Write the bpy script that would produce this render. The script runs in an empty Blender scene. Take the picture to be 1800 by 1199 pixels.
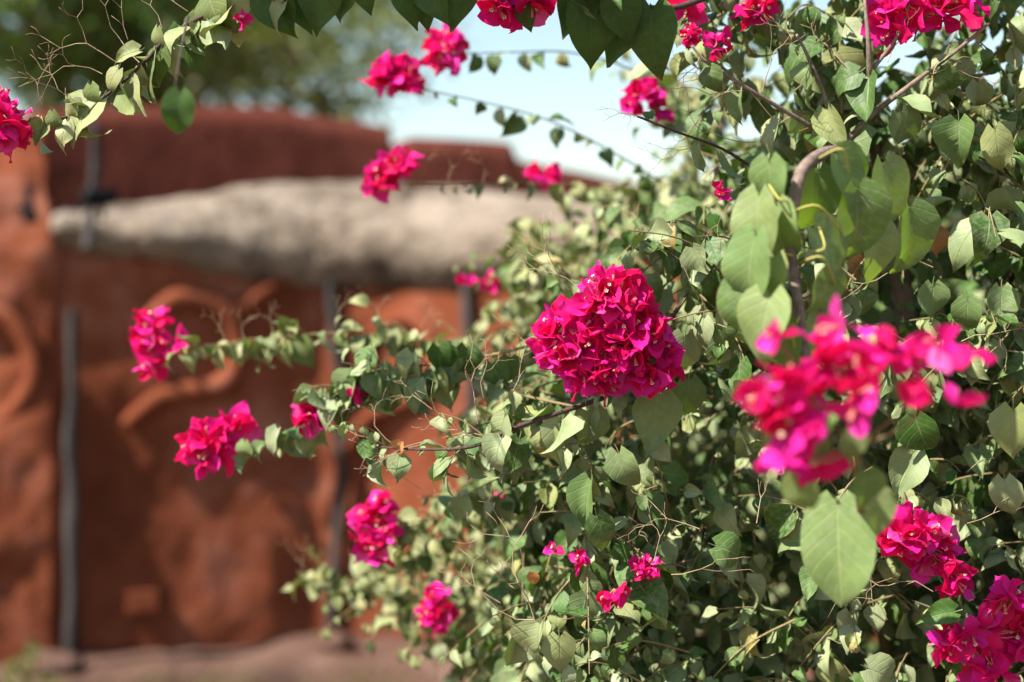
import bpy, math, random
import numpy as np
from mathutils import Vector, Matrix, noise

random.seed(7); RNG = np.random.default_rng(7)
scene = bpy.context.scene
COL = scene.collection

# ------------------------------------------------------------------ camera
CAM_Z, LENS, FOCUS = 1.5, 50.0, 1.5
cd = bpy.data.cameras.new('camera'); cam = bpy.data.objects.new('camera', cd); COL.objects.link(cam)
cam.location = (0, 0, CAM_Z); cam.rotation_euler = (math.radians(90), 0, 0)
cd.lens = LENS; cd.sensor_width = 36; cd.clip_start = 0.05; cd.clip_end = 2000
cd.dof.use_dof = True; cd.dof.focus_distance = FOCUS; cd.dof.aperture_fstop = 2.2; cd.dof.aperture_blades = 0
scene.camera = cam

# ------------------------------------------------------------------ sky, sun, exposure
SUN_AZ, SUN_EL = math.radians(57), math.radians(48)        # azimuth counted from behind the camera towards its left
SUN = Vector((-math.sin(SUN_AZ)*math.cos(SUN_EL), -math.cos(SUN_AZ)*math.cos(SUN_EL), math.sin(SUN_EL)))
w = bpy.data.worlds.new('World'); scene.world = w; w.use_nodes = True
wn = w.node_tree; wn.nodes.clear()
sky = wn.nodes.new('ShaderNodeTexSky'); sky.sky_type = 'NISHITA'; sky.sun_disc = False
sky.sun_elevation = SUN_EL; sky.sun_rotation = math.atan2(SUN.x, SUN.y)
sky.air_density = 1.6; sky.dust_density = 0.2; sky.ozone_density = 1.5
bg = wn.nodes.new('ShaderNodeBackground'); bg.inputs[1].default_value = 0.076
wo = wn.nodes.new('ShaderNodeOutputWorld')
wn.links.new(sky.outputs[0], bg.inputs[0]); wn.links.new(bg.outputs[0], wo.inputs[0])
sd = bpy.data.lights.new('sun', 'SUN'); sd.energy = 5.0; sd.angle = math.radians(0.53); sd.color = (1.0, 0.95, 0.87)
sun = bpy.data.objects.new('sun', sd); COL.objects.link(sun)
sun.rotation_euler = (-SUN).to_track_quat('-Z', 'Y').to_euler(); sun.location = SUN*30
vs = scene.view_settings; vs.view_transform = 'Standard'; vs.look = 'None'; vs.gamma = 1; vs.exposure = 1.38
vs.use_curve_mapping = False
scene.render.engine = 'CYCLES'
scene.cycles.use_denoising = True
scene.cycles.max_bounces = 8; scene.cycles.transmission_bounces = 6; scene.cycles.diffuse_bounces = 3
scene.cycles.sample_clamp_indirect = 6

# ------------------------------------------------------------------ helpers
K = 36.0/LENS/1800.0                                        # metres per photograph pixel at one metre
def P(px, py, Y):
    return Vector(((px-900)*K*Y, Y, CAM_Z-(py-599.5)*K*Y))
def proj(p):
    return 900+p[0]/(K*p[1]), 599.5-(p[2]-CAM_Z)/(K*p[1])
def lerp(a, b, t): return a+(b-a)*t
def prof(pts, x):
    if x <= pts[0][0]: return pts[0][1]
    for (x0, y0), (x1, y1) in zip(pts, pts[1:]):
        if x <= x1: return y0+(y1-y0)*(x-x0)/(x1-x0)
    return pts[-1][1]
def smooth_path(pts, per=5):
    out = []
    n = len(pts)
    for i in range(n-1):
        p0, p1, p2, p3 = pts[max(i-1, 0)], pts[i], pts[i+1], pts[min(i+2, n-1)]
        for k in range(per):
            t = k/per
            out.append(0.5*((2*p1)+(p2-p0)*t+(2*p0-5*p1+4*p2-p3)*t*t+(3*p1-p0-3*p2+p3)*t**3))
    out.append(pts[-1].copy())
    return out
def rnd(a=1.0): return random.uniform(-a, a)
def rvec(a=1.0): return Vector((rnd(a), rnd(a), rnd(a)))

UP = Vector((0, 0, 1))
class MB:
    def __init__(self): self.v = []; self.f = []
    def add(self, vs_, fs):
        o = len(self.v); self.v += [tuple(q) for q in vs_]; self.f += [tuple(i+o for i in q) for q in fs]
    def tube(self, pts, r, sides=6, cap=True):
        n = len(pts)
        rad = r if callable(r) else (lambda t: lerp(r[0], r[1], t) if isinstance(r, tuple) else r)
        up = Vector((0.31, 0.87, 0.38)); vs_ = []; fs = []
        for i, p in enumerate(pts):
            d = (pts[min(i+1, n-1)]-pts[max(i-1, 0)]).normalized()
            a = d.cross(up)
            if a.length < 1e-3: a = d.cross(Vector((1, 0, 0)))
            a.normalize(); b = a.cross(d)
            rr = rad(i/(n-1))
            for k in range(sides):
                t = 2*math.pi*k/sides
                vs_.append(p+(a*math.cos(t)+b*math.sin(t))*rr)
        for i in range(n-1):
            for k in range(sides):
                fs.append((i*sides+k, i*sides+(k+1) % sides, (i+1)*sides+(k+1) % sides, (i+1)*sides+k))
        if cap:
            fs.append(tuple(range(sides-1, -1, -1))); fs.append(tuple(range((n-1)*sides, n*sides)))
        self.add(vs_, fs)
    def box(self, c, s, rz=0):
        c = Vector(c); R = Matrix.Rotation(rz, 3, 'Z'); vs_ = []
        for x in (-1, 1):
            for y in (-1, 1):
                for z in (-1, 1): vs_.append(c+R @ Vector((x*s[0]/2, y*s[1]/2, z*s[2]/2)))
        self.add(vs_, [(0, 1, 3, 2), (4, 6, 7, 5), (0, 4, 5, 1), (2, 3, 7, 6), (0, 2, 6, 4), (1, 5, 7, 3)])
    def mesh(self, name):
        m = bpy.data.meshes.new(name); m.from_pydata(self.v, [], self.f); m.update(); return m
    def build(self, name, mat, parent=None, smooth=True):
        return link(name, self.mesh(name), mat, parent, smooth)
def link(name, me, mat, parent=None, smooth=True):
    if mat is not None and len(me.materials) == 0: me.materials.append(mat)
    if smooth and len(me.polygons): me.polygons.foreach_set('use_smooth', [True]*len(me.polygons))
    o = bpy.data.objects.new(name, me); COL.objects.link(o)
    if parent is not None:
        o.parent = parent; o.matrix_parent_inverse = Matrix.Translation(-parent.location)
    return o
def tag(o, label=None, cat=None, group=None, kind=None):
    for k, q in (('label', label), ('category', cat), ('group', group), ('kind', kind)):
        if q: o[k] = q
    return o
def empty(name, loc):
    o = bpy.data.objects.new(name, None); COL.objects.link(o); o.location = loc; o.empty_display_size = 0.05; return o

# ------------------------------------------------------------------ materials
class NT:
    def __init__(self, name):
        self.m = bpy.data.materials.new(name); self.m.use_nodes = True
        self.t = self.m.node_tree; self.t.nodes.clear()
        self.out = self.n('OutputMaterial')
    def n(self, typ, **kw):
        q = self.t.nodes.new('ShaderNode'+typ)
        for k, v in kw.items(): setattr(q, k, v)
        return q
    def put(self, node, i, v):
        if isinstance(v, bpy.types.NodeSocket): self.t.links.new(v, node.inputs[i])
        elif v is not None: node.inputs[i].default_value = v
    def math(self, op, a, b=None, c=None, clamp=False):
        q = self.n('Math', operation=op, use_clamp=clamp)
        for i, v in enumerate((a, b, c)): self.put(q, i, v)
        return q.outputs[0]
    def mix(self, fac, a, b, mode='MIX'):
        q = self.n('Mix', data_type='RGBA', blend_type=mode)
        self.put(q, 0, fac); self.put(q, 6, a); self.put(q, 7, b)
        return q.outputs[2]
    def ramp(self, fac, stops, interp='LINEAR'):
        q = self.n('ValToRGB'); q.color_ramp.interpolation = interp
        e = q.color_ramp.elements
        while len(e) < len(stops): e.new(0.5)
        for el, (p_, c) in zip(e, stops):
            el.position = p_; el.color = (*c, 1) if isinstance(c, tuple) else (c, c, c, 1)
        self.put(q, 0, fac); return q.outputs[0]
    def noise(self, vec, scale, detail=4, rough=0.55, dist=0):
        q = self.n('TexNoise'); self.put(q, 'Vector', vec); q.inputs['Scale'].default_value = scale
        q.inputs['Detail'].default_value = detail; q.inputs['Roughness'].default_value = rough; q.inputs['Distortion'].default_value = dist
        return q.outputs[0]
    def pos(self): return self.n('NewGeometry').outputs['Position']
    def bump(self, h, strength=0.5, dist=0.01):
        q = self.n('Bump'); self.put(q, 'Height', h); q.inputs['Strength'].default_value = strength; q.inputs['Distance'].default_value = dist
        return q.outputs[0]
    def bsdf(self, col, rough=0.8, spec=0.3, normal=None):
        q = self.n('BsdfPrincipled'); self.put(q, 'Base Color', col); self.put(q, 'Roughness', rough)
        self.put(q, 'Specular IOR Level', spec)
        if normal is not None: self.put(q, 'Normal', normal)
        return q.outputs[0]
    def done(self, sh): self.t.links.new(sh, self.out.inputs[0]); return self.m

def C(*c): return (c[0], c[1], c[2], 1)
def leaf_material(name, stops, vein, trans_col, trans=0.3, dust=0.5, rough=0.5, spec=0.35, burn=1):
    T = NT(name)
    g = T.n('NewGeometry'); oi = T.n('ObjectInfo')
    r = T.math('FRACT', T.math('MULTIPLY_ADD', g.outputs['Random Per Island'], 7.31, oi.outputs['Random']))
    r2 = T.math('FRACT', T.math('MULTIPLY', r, 17.7))
    base = T.ramp(r, stops)
    uv = T.n('UVMap'); sx = T.n('SeparateXYZ'); T.put(sx, 0, uv.outputs[0])
    u = T.math('ABSOLUTE', T.math('MULTIPLY_ADD', sx.outputs[0], 2.0, -1.0)); v = sx.outputs[1]
    pos = g.outputs['Position']
    mot = T.noise(pos, 55, 3)
    base = T.mix(T.math('MULTIPLY', T.ramp(mot, [(0.35, 0.0), (0.68, 1.0)]), 0.75), base, T.mix(1.0, base, C(1.4, 1.32, 1.2), 'MULTIPLY'))
    dn = T.ramp(T.noise(pos, 140, 4, 0.65), [(0.42, 0.0), (0.66, 1.0)])
    base = T.mix(T.math('MULTIPLY', dn, T.math('MULTIPLY', r2, dust)), base, C(0.36, 0.33, 0.23))
    # veins: midrib and pinnate side veins
    mid = T.math('SUBTRACT', 1.0, T.math('MULTIPLY', u, 16), clamp=True)
    ph = T.math('SUBTRACT', T.math('MULTIPLY', v, 6.0), T.math('MULTIPLY', u, 2.0))
    sv = T.math('SUBTRACT', 1.0, T.math('MULTIPLY', T.math('ABSOLUTE', T.math('SUBTRACT', T.math('FRACT', T.math('MULTIPLY_ADD', mot, 0.35, ph)), 0.5)), 8), clamp=True)
    veins = T.math('MAXIMUM', mid, T.math('MULTIPLY', sv, 0.35))
    base = T.mix(T.math('MULTIPLY', veins, T.math('MULTIPLY_ADD', mot, 0.6, 0.22)), base, vein)
    # scorched tips and edges on some leaves
    edge = T.math('MAXIMUM', T.math('MULTIPLY_ADD', v, 9.0, -7.9), T.math('MULTIPLY_ADD', u, 6.0, -5.3))
    scorch = T.math('MULTIPLY', T.math('ADD', edge, T.math('MULTIPLY_ADD', mot, 2.2, -1.4), clamp=True), T.math('MULTIPLY', T.math('GREATER_THAN', r2, 0.72), burn))
    base = T.mix(T.math('MULTIPLY', scorch, 0.8), base, C(0.34, 0.2, 0.08))
    back = T.mix(g.outputs['Backfacing'], base, T.mix(0.35, base, C(0.26, 0.3, 0.17)))
    h = T.math('SUBTRACT', T.math('MULTIPLY', mot, 0.6), T.math('MULTIPLY', veins, 0.5))
    nrm = T.bump(h, 0.6, 0.0018)
    s = T.bsdf(back, rough, spec, nrm)
    tl = T.n('BsdfTranslucent'); T.put(tl, 0, T.mix(T.math('MULTIPLY', scorch, 0.8), trans_col, C(0.3, 0.12, 0.03)))
    mx = T.n('MixShader'); mx.inputs[0].default_value = trans
    T.t.links.new(s, mx.inputs[1]); T.t.links.new(tl.outputs[0], mx.inputs[2])
    return T.done(mx.outputs[0])

M = {}
M['leaf'] = leaf_material('dusty_leaf', [(0.0, (0.25, 0.285, 0.165)), (0.20, (0.14, 0.20, 0.075)), (0.38, (0.028, 0.074, 0.010)), (0.64, (0.05, 0.115, 0.020)), (0.80, (0.22, 0.26, 0.13)), (0.97, (0.20, 0.23, 0.08)), (1.0, (0.30, 0.22, 0.08))],
                          C(0.26, 0.29, 0.13), C(0.13, 0.23, 0.006), 0.12, 0.35, 0.5, 0.25)
M['leaf_small'] = leaf_material('pale_small_leaf', [(0.0, (0.28, 0.295, 0.14)), (0.3, (0.18, 0.215, 0.08)), (0.55, (0.06, 0.105, 0.022)), (0.85, (0.26, 0.27, 0.115)), (1.0, (0.31, 0.26, 0.12))],
                          C(0.33, 0.34, 0.2), C(0.16, 0.26, 0.015), 0.18, 0.5, 0.5, 0.25)
M['leaf_big'] = leaf_material('fresh_leaf', [(0.0, (0.15, 0.22, 0.075)), (0.4, (0.085, 0.165, 0.04)), (0.75, (0.16, 0.23, 0.08)), (1.0, (0.20, 0.25, 0.085))],
                          C(0.34, 0.38, 0.17), C(0.20, 0.33, 0.012), 0.28, 0.45, 0.46, 0.4)
M['leaf_dark'] = leaf_material('painted_shade_leaf', [(0.0, (0.045, 0.09, 0.02)), (0.5, (0.035, 0.078, 0.016)), (1.0, (0.055, 0.098, 0.024))],  # shade on the overhead leaves is put into this darker green
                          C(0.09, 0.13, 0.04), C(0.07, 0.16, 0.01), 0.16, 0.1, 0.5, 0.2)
M['leaf_dead'] = leaf_material('withered_leaf', [(0.0, (0.42, 0.2, 0.07)), (1.0, (0.36, 0.16, 0.06))], C(0.45, 0.26, 0.1), C(0.4, 0.17, 0.04), 0.3, 0.2)

def bract_material():
    T = NT('magenta_bract'); g = T.n('NewGeometry'); oi = T.n('ObjectInfo')
    r = T.math('FRACT', T.math('MULTIPLY_ADD', g.outputs['Random Per Island'], 7.31, oi.outputs['Random']))
    base = T.ramp(r, [(0.0, (0.68, 0.006, 0.085)), (0.3, (0.70, 0.008, 0.16)), (0.65, (0.69, 0.012, 0.28)), (0.92, (0.77, 0.035, 0.39)), (1.0, (0.76, 0.13, 0.38))])
    uv = T.n('UVMap'); sx = T.n('SeparateXYZ'); T.put(sx, 0, uv.outputs[0])
    u = T.math('ABSOLUTE', T.math('MULTIPLY_ADD', sx.outputs[0], 2.0, -1.0)); v = sx.outputs[1]
    mid = T.math('SUBTRACT', 1.0, T.math('MULTIPLY', u, 12), clamp=True)
    ph = T.math('SUBTRACT', T.math('MULTIPLY', v, 5.0), T.math('MULTIPLY', u, 2.2))
    sv = T.math('SUBTRACT', 1.0, T.math('MULTIPLY', T.math('ABSOLUTE', T.math('SUBTRACT', T.math('FRACT', ph), 0.5)), 8), clamp=True)
    veins = T.math('MAXIMUM', mid, T.math('MULTIPLY', sv, 0.5))
    base = T.mix(T.math('MULTIPLY', veins, 0.3), base, C(0.5, 0.004, 0.09))
    mot = T.noise(g.outputs['Position'], 120, 3)
    nrm = T.bump(T.math('SUBTRACT', T.math('MULTIPLY', mot, 0.9), T.math('MULTIPLY', veins, 0.4)), 0.55, 0.0012)
    s = T.bsdf(base, 0.6, 0.18, nrm)
    tl = T.n('BsdfTranslucent'); T.put(tl, 0, T.mix(0.5, base, C(0.95, 0.008, 0.07)))
    mx = T.n('MixShader'); mx.inputs[0].default_value = 0.42
    T.t.links.new(s, mx.inputs[1]); T.t.links.new(tl.outputs[0], mx.inputs[2])
    return T.done(mx.outputs[0])
M['bract'] = bract_material()

def simple(name, c1, c2, scale, rough=0.85, spec=0.2, bump=0.5, dist=0.004, detail=5, vec=None):
    T = NT(name); p = T.pos()
    if vec:
        mp = T.n('Mapping'); T.put(mp, 0, p); mp.inputs['Scale'].default_value = vec; p = mp.outputs[0]
    n1 = T.noise(p, scale, detail); n2 = T.noise(p, scale*4.3, detail)
    f = T.math('ADD', T.math('MULTIPLY', n1, 0.7), T.math('MULTIPLY', n2, 0.3))
    col = T.ramp(f, [(0.32, c1), (0.66, c2)])
    return T.done(T.bsdf(col, rough, spec, T.bump(f, bump, dist)))
M['floret'] = simple('cream_floret', (0.75, 0.68, 0.45), (0.85, 0.8, 0.62), 300)
M['floret_tube'] = simple('floret_tube', (0.5, 0.08, 0.12), (0.6, 0.22, 0.16), 300)
M['bark'] = simple('brown_bark', (0.10, 0.065, 0.05), (0.26, 0.19, 0.15), 120, bump=0.8, dist=0.002)
M['bark_dark'] = simple('dark_bark', (0.035, 0.022, 0.02), (0.10, 0.06, 0.05), 160, bump=0.8, dist=0.001)
M['stem'] = simple('young_stem', (0.16, 0.11, 0.06), (0.26, 0.2, 0.09), 150, bump=0.4, dist=0.001)
M['twig'] = simple('dry_twig', (0.20, 0.12, 0.07), (0.42, 0.32, 0.2), 90, bump=0.3, dist=0.0006)
M['tendril'] = simple('yellow_stalk', (0.33, 0.30, 0.06), (0.45, 0.40, 0.12), 90, bump=0.2, dist=0.0006)
M['post'] = simple('weathered_wood', (0.014, 0.012, 0.011), (0.08, 0.071, 0.066), 14, spec=0.04, bump=0.9, dist=0.01, vec=(1, 1, 0.15))
M['black'] = simple('black_metal', (0.004, 0.004, 0.005), (0.012, 0.011, 0.011), 60, 0.7, 0.08, 0.2, 0.001)

def clay(name, a, b, c):
    T = NT(name); p = T.pos()
    n1 = T.noise(p, 1.3, 5, 0.6, 0.4); n2 = T.noise(p, 6.5, 6, 0.62); n3 = T.noise(p, 40, 4)
    mp = T.n('Mapping'); T.put(mp, 0, p); mp.inputs['Scale'].default_value = (5, 5, 0.5)
    st = T.noise(mp.outputs[0], 1.2, 4, 0.6)
    col = T.ramp(T.math('ADD', T.math('MULTIPLY', n1, 0.6), T.math('MULTIPLY', n2, 0.4)), [(0.3, a), (0.52, b), (0.72, c)])
    col = T.mix(T.math('MULTIPLY', T.ramp(st, [(0.5, 0.0), (0.72, 1.0)]), 0.25), col, C(*[q*0.55 for q in a]))
    h = T.math('ADD', T.math('MULTIPLY', n2, 0.7), T.math('MULTIPLY', n3, 0.3))
    return T.done(T.bsdf(col, 0.92, 0.12, T.bump(h, 0.6, 0.03)))
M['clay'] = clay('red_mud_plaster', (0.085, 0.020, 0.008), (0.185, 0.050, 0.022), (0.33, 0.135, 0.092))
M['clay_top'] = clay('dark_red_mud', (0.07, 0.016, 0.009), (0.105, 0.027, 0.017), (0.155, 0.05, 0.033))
M['plinth'] = clay('pale_clay_ledge', (0.06, 0.030, 0.020), (0.11, 0.06, 0.044), (0.19, 0.125, 0.10))
def rock():
    T = NT('weathered_stone'); p = T.pos()
    n1 = T.noise(p, 2.6, 6, 0.62, 0.6); n2 = T.noise(p, 14, 6, 0.66); n3 = T.noise(p, 60, 3)
    mp = T.n('Mapping'); T.put(mp, 0, p); mp.inputs['Scale'].default_value = (1.2, 1.2, 5)
    st = T.noise(mp.outputs[0], 3.0, 5, 0.6)
    f = T.math('ADD', T.math('MULTIPLY', n1, 0.5), T.math('ADD', T.math('MULTIPLY', n2, 0.3), T.math('MULTIPLY', st, 0.2)))
    col = T.ramp(f, [(0.40, (0.06, 0.045, 0.032)), (0.46, (0.16, 0.122, 0.09)), (0.53, (0.26, 0.205, 0.155)), (0.64, (0.40, 0.325, 0.255))])
    return T.done(T.bsdf(col, 0.95, 0.1, T.bump(T.math('ADD', n2, T.math('MULTIPLY', n3, 0.4)), 0.9, 0.05)))
M['rock'] = rock()
M['ground'] = simple('dry_earth', (0.07, 0.042, 0.027), (0.16, 0.10, 0.068), 3.0, bump=0.8, dist=0.03)
M['drygrass'] = simple('dry_grass', (0.06, 0.05, 0.018), (0.17, 0.13, 0.055), 20)
M['tree_leaf'] = leaf_material('tree_leaf', [(0.0, (0.018, 0.042, 0.006)), (0.5, (0.035, 0.068, 0.008)), (1.0, (0.075, 0.105, 0.012))], C(0.1, 0.12, 0.04), C(0.10, 0.17, 0.008), 0.25, 0.0, 0.5, 0.2, 0)
M['tree_leaf_pale'] = leaf_material('olive_tree_leaf', [(0.0, (0.06, 0.085, 0.02)), (0.6, (0.10, 0.11, 0.03)), (1.0, (0.15, 0.145, 0.05))], C(0.2, 0.2, 0.1), C(0.18, 0.22, 0.02), 0.3, 0.0, 0.5, 0.2, 0)

# ------------------------------------------------------------------ ground
def ground():
    xs = list(np.concatenate([[-600, -200, -60, -25], np.linspace(-12, 12, 49), [25, 60, 200, 600]]))
    ys = list(np.concatenate([[-200, -60, -20], np.linspace(-6, 18, 49), [30, 80, 250, 900]]))
    b = MB(); vs_ = []
    for y in ys:
        for x in xs:
            far = max(0, (math.hypot(x, y-6)-14)/30)
            vs_.append((x, y, 0.05*noise.noise(Vector((x*0.7, y*0.7, 3)))*max(0, 1-far)-0.02))
    nx = len(xs)
    b.add(vs_, [(j*nx+i, j*nx+i+1, (j+1)*nx+i+1, (j+1)*nx+i) for j in range(len(ys)-1) for i in range(nx-1)])
    return tag(b.build('ground', M['ground']), kind='structure')
ground()

# ------------------------------------------------------------------ mud walls
def slab(name, mat, plan, ztop, zbot, thick, nx, nz, amp, parent=None, edge_round=0.04, seed=0.0, lean=None):
    """A wall that follows a plan line (list of (X, Y)), with uneven plaster and a rounded top edge."""
    L = [0]
    for a, c in zip(plan, plan[1:]): L.append(L[-1]+math.hypot(c[0]-a[0], c[1]-a[1]))
    def at(s):
        d = s*L[-1]
        return prof(list(zip(L, [q[0] for q in plan])), d), prof(list(zip(L, [q[1] for q in plan])), d)
    b = MB(); F = []; B = []
    for j in range(nz+1):
        for i in range(nx+1):
            s = i/nx; x, y = at(s); x2, y2 = at(min(1, s+0.02)); x1, y1 = at(max(0, s-0.02))
            t = Vector((x2-x1, y2-y1, 0)).normalized(); nn = Vector((t.y, -t.x, 0))
            zt, zb = ztop(x), zbot
            z = lerp(zb, zt, (j/nz)**0.9)
            p = Vector((x, y, z)); q = p-nn*thick
            if lean: p -= nn*lean(z)
            e = 0.0
            top = zt-z
            if top < edge_round: e = edge_round*(1-math.sqrt(max(0, 1-(1-top/edge_round)**2)))
            for (ss) in (i, nx-i):
                if ss == 0: e = max(e, edge_round*0.6)
            d = amp*(noise.noise(Vector((x*1.7, seed, z*1.7)))+0.5*noise.noise(Vector((x*5, seed+4, z*5)))+0.2*noise.noise(Vector((x*13, seed+8, z*13))))
            F.append(p+nn*(d-e)); B.append(q+nn*e)
    n = len(F); W_ = nx+1
    fs = [(j*W_+i, j*W_+i+1, (j+1)*W_+i+1, (j+1)*W_+i) for j in range(nz) for i in range(nx)]
    fs += [(n+j*W_+i, n+(j+1)*W_+i, n+(j+1)*W_+i+1, n+j*W_+i+1) for j in range(nz) for i in range(nx)]
    for i in range(nx):
        fs.append((nz*W_+i, nz*W_+i+1, n+nz*W_+i+1, n+nz*W_+i)); fs.append((i+1, i, n+i, n+i+1))
    for j in range(nz):
        fs.append((j*W_, (j+1)*W_, n+(j+1)*W_, n+j*W_)); fs.append((j*W_+nx, n+j*W_+nx, n+(j+1)*W_+nx, (j+1)*W_+nx))
    b.add(F+B, fs)
    return b.build(name, mat, parent)

def XY(px, Y): return ((px-900)*K*Y, Y)
def Z(py, Y): return CAM_Z-(py-599.5)*K*Y
PLAN = [XY(60, 5.68), XY(350, 5.93), XY(560, 6.12), XY(680, 6.10), XY(830, 5.98), XY(1010, 5.78), XY(1300, 5.45), XY(2300, 5.35)]
def wall_y(px):
    return prof([(60, 5.68), (350, 5.93), (560, 6.12), (680, 6.10), (830, 5.98), (1010, 5.78), (1300, 5.45), (2300, 5.35)], px)
mud_wall = empty('mud_wall', (-0.6, 6.1, 0))
tag(mud_wall, 'red-brown mud plaster wall with raised ring reliefs beneath the weathered canopy', 'wall')
slab('plaster_face', M['clay'], PLAN, lambda x: 1.95, -0.1, 0.3, 170, 70, 0.028, mud_wall)
def relief(pts, rad, parent, taper=True):
    path = smooth_path([P(x, y, wall_y(x)-0.03) for x, y in pts], 6)
    b = MB(); n = len(path)
    b.tube(path, lambda t: rad*(0.55+0.45*math.sin(math.pi*min(1, max(0, 0.12+t*0.8)))), 10)
    b.v = [(x+0.006*noise.noise(Vector((x*9, y*9, z*9))), y-0.01*noise.noise(Vector((x*6, 2, z*6))), z+0.006*noise.noise(Vector((x*9, 7, z*9)))) for x, y, z in b.v]
    return b.build('relief', M['clay'], parent)
relief([(222, 748), (250, 722), (285, 697), (330, 688), (375, 682), (408, 655), (418, 610), (404, 560), (368, 528), (325, 520), (285, 540), (262, 580), (266, 630), (296, 672)], 0.045, mud_wall)
relief([(400, 556), (440, 528), (470, 508), (500, 490)], 0.042, mud_wall)
relief([(640, 620), (668, 575), (715, 560), (752, 585), (762, 640), (740, 690), (690, 715), (640, 740), (610, 790)], 0.040, mud_wall)
relief([(1090, 700), (1060, 600), (980, 585), (930, 640), (940, 720), (1000, 760)], 0.045, mud_wall)
vb = MB(); vb.box(P(248, 1056, wall_y(248)-0.03), (0.12, 0.05, 0.08), 0.35)
vb.build('socket_box', M['clay'], mud_wall, False)

pier = tag(slab('mud_pier', M['clay'], [XY(-420, 5.37), XY(-200, 5.475), XY(0, 5.585), XY(90, 5.635), XY(112, 5.69)], lambda x: Z(188, 5.62)+0.04*noise.noise(Vector((x*2, 0, 1))), -0.1, 0.5, 70, 70, 0.05, None, 0.07, 3.0, lambda z: 0.30*max(0, z-1.85)),
    'red mud pier with a paler sunlit upper face at the wall end', 'pier')
def pier_y(px): return prof([(-420, 5.37), (-200, 5.475), (0, 5.585), (90, 5.635), (112, 5.69)], px)
def relief_pier(pts, rad):
    b = MB(); b.tube(smooth_path([P(x, y, pier_y(x)+0.022) for x, y in pts], 6), lambda t: rad*(0.6+0.4*math.sin(math.pi*t)), 10)
    return b.build('relief', M['clay'], pier)
relief_pier([(-70, 560), (-20, 545), (20, 565), (52, 610), (60, 660), (38, 705), (5, 740), (-30, 775)], 0.042)
# parapet behind the ledge, stepping down to the right
TOP = [(60, 192), (110, 190), (330, 184), (490, 188), (560, 204), (640, 214), (688, 223), (692, 264), (716, 264), (720, 240), (800, 243), (900, 250), (912, 280), (1000, 297), (1150, 330), (1300, 350), (2300, 360)]
def par_y(px): return prof([(70, 6.2), (700, 6.95), (1300, 7.6)], px)
PAR = [XY(x_, par_y(x_)) for x_ in range(70, 2301, 30)]
PARX = [(q[0], x_) for q, x_ in zip(PAR, range(70, 2301, 30))]
def ptop(x):
    px = prof(PARX, x); return Z(prof(TOP, px), par_y(px))+0.006*noise.noise(Vector((x*4, 1, 2)))
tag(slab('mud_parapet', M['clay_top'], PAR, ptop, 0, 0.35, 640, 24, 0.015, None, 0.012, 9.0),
    'dark red mud parapet with a stepped notched top rising behind the grey-beige canopy', 'wall')

# weathered canopy
def ledge():
    top = [(98, 370), (106, 364), (200, 356), (300, 340), (400, 324), (550, 316), (700, 322), (850, 332), (1000, 346), (1100, 362), (1180, 390), (1230, 396)]
    lip = [(98, 384), (106, 382), (200, 382), (300, 384), (400, 388), (600, 392), (800, 400), (1000, 402), (1100, 400), (1230, 410)]
    bot = [(98, 428), (106, 436), (160, 448), (250, 456), (350, 478), (450, 494), (600, 507), (750, 510), (850, 502), (950, 486), (1050, 464), (1180, 440), (1230, 436)]
    b = MB(); nx = 200; vs_ = []
    for i in range(nx+1):
        px = lerp(98, 1230, i/nx); Y0 = wall_y(px); s_ = min(1, (prof(bot, px)-prof(top, px))/120)
        yl, yb = Y0-0.03-0.035*s_, Y0+0.35*s_+0.02
        x = (px-900)*K*Y0
        zt = Z(prof(top, px), yb); zl = Z(prof(lip, px), yl); zb = Z(prof(bot, px), yl+0.05)
        zb += 0.02*noise.noise(Vector((x*9, 0, 3)))+0.012*noise.noise(Vector((x*30, 0, 3)))
        ring = [(yb, zt)]
        for k in range(1, 8): t = k/8; ring.append((lerp(yb, yl+0.03, t), lerp(zt, zl+0.02, t)+0.02*math.sin(math.pi*t)))
        for k in range(0, 9): t = k/8; ring.append((yl-0.05*math.sin(math.pi*min(1, t*0.9+0.1))*s_+0.05*t*t, lerp(zl, zb, t)))
        ring += [(lerp(yl+0.06, yb, 0.4), zb+0.015), (yb, zb+0.04)]
        for (y, z) in ring:
            q = Vector((x, y, z)); d = 0.035*noise.noise(q*2.6)+0.016*noise.noise(q*8)+0.008*noise.noise(q*22)
            vs_.append(q+Vector((0.2*d, -d, 0.5*d)))
    ns = len(ring)
    fs = [(i*ns+k, i*ns+(k+1) % ns, (i+1)*ns+(k+1) % ns, (i+1)*ns+k) for i in range(nx) for k in range(ns)]
    fs += [tuple(range(ns-1, -1, -1)), tuple(range(nx*ns, (nx+1)*ns))]
    b.add(vs_, fs)
    return tag(b.build('weathered_canopy', M['rock']), 'thick rounded grey-beige weathered canopy projecting over the mud wall', 'canopy')
ledge()

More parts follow.
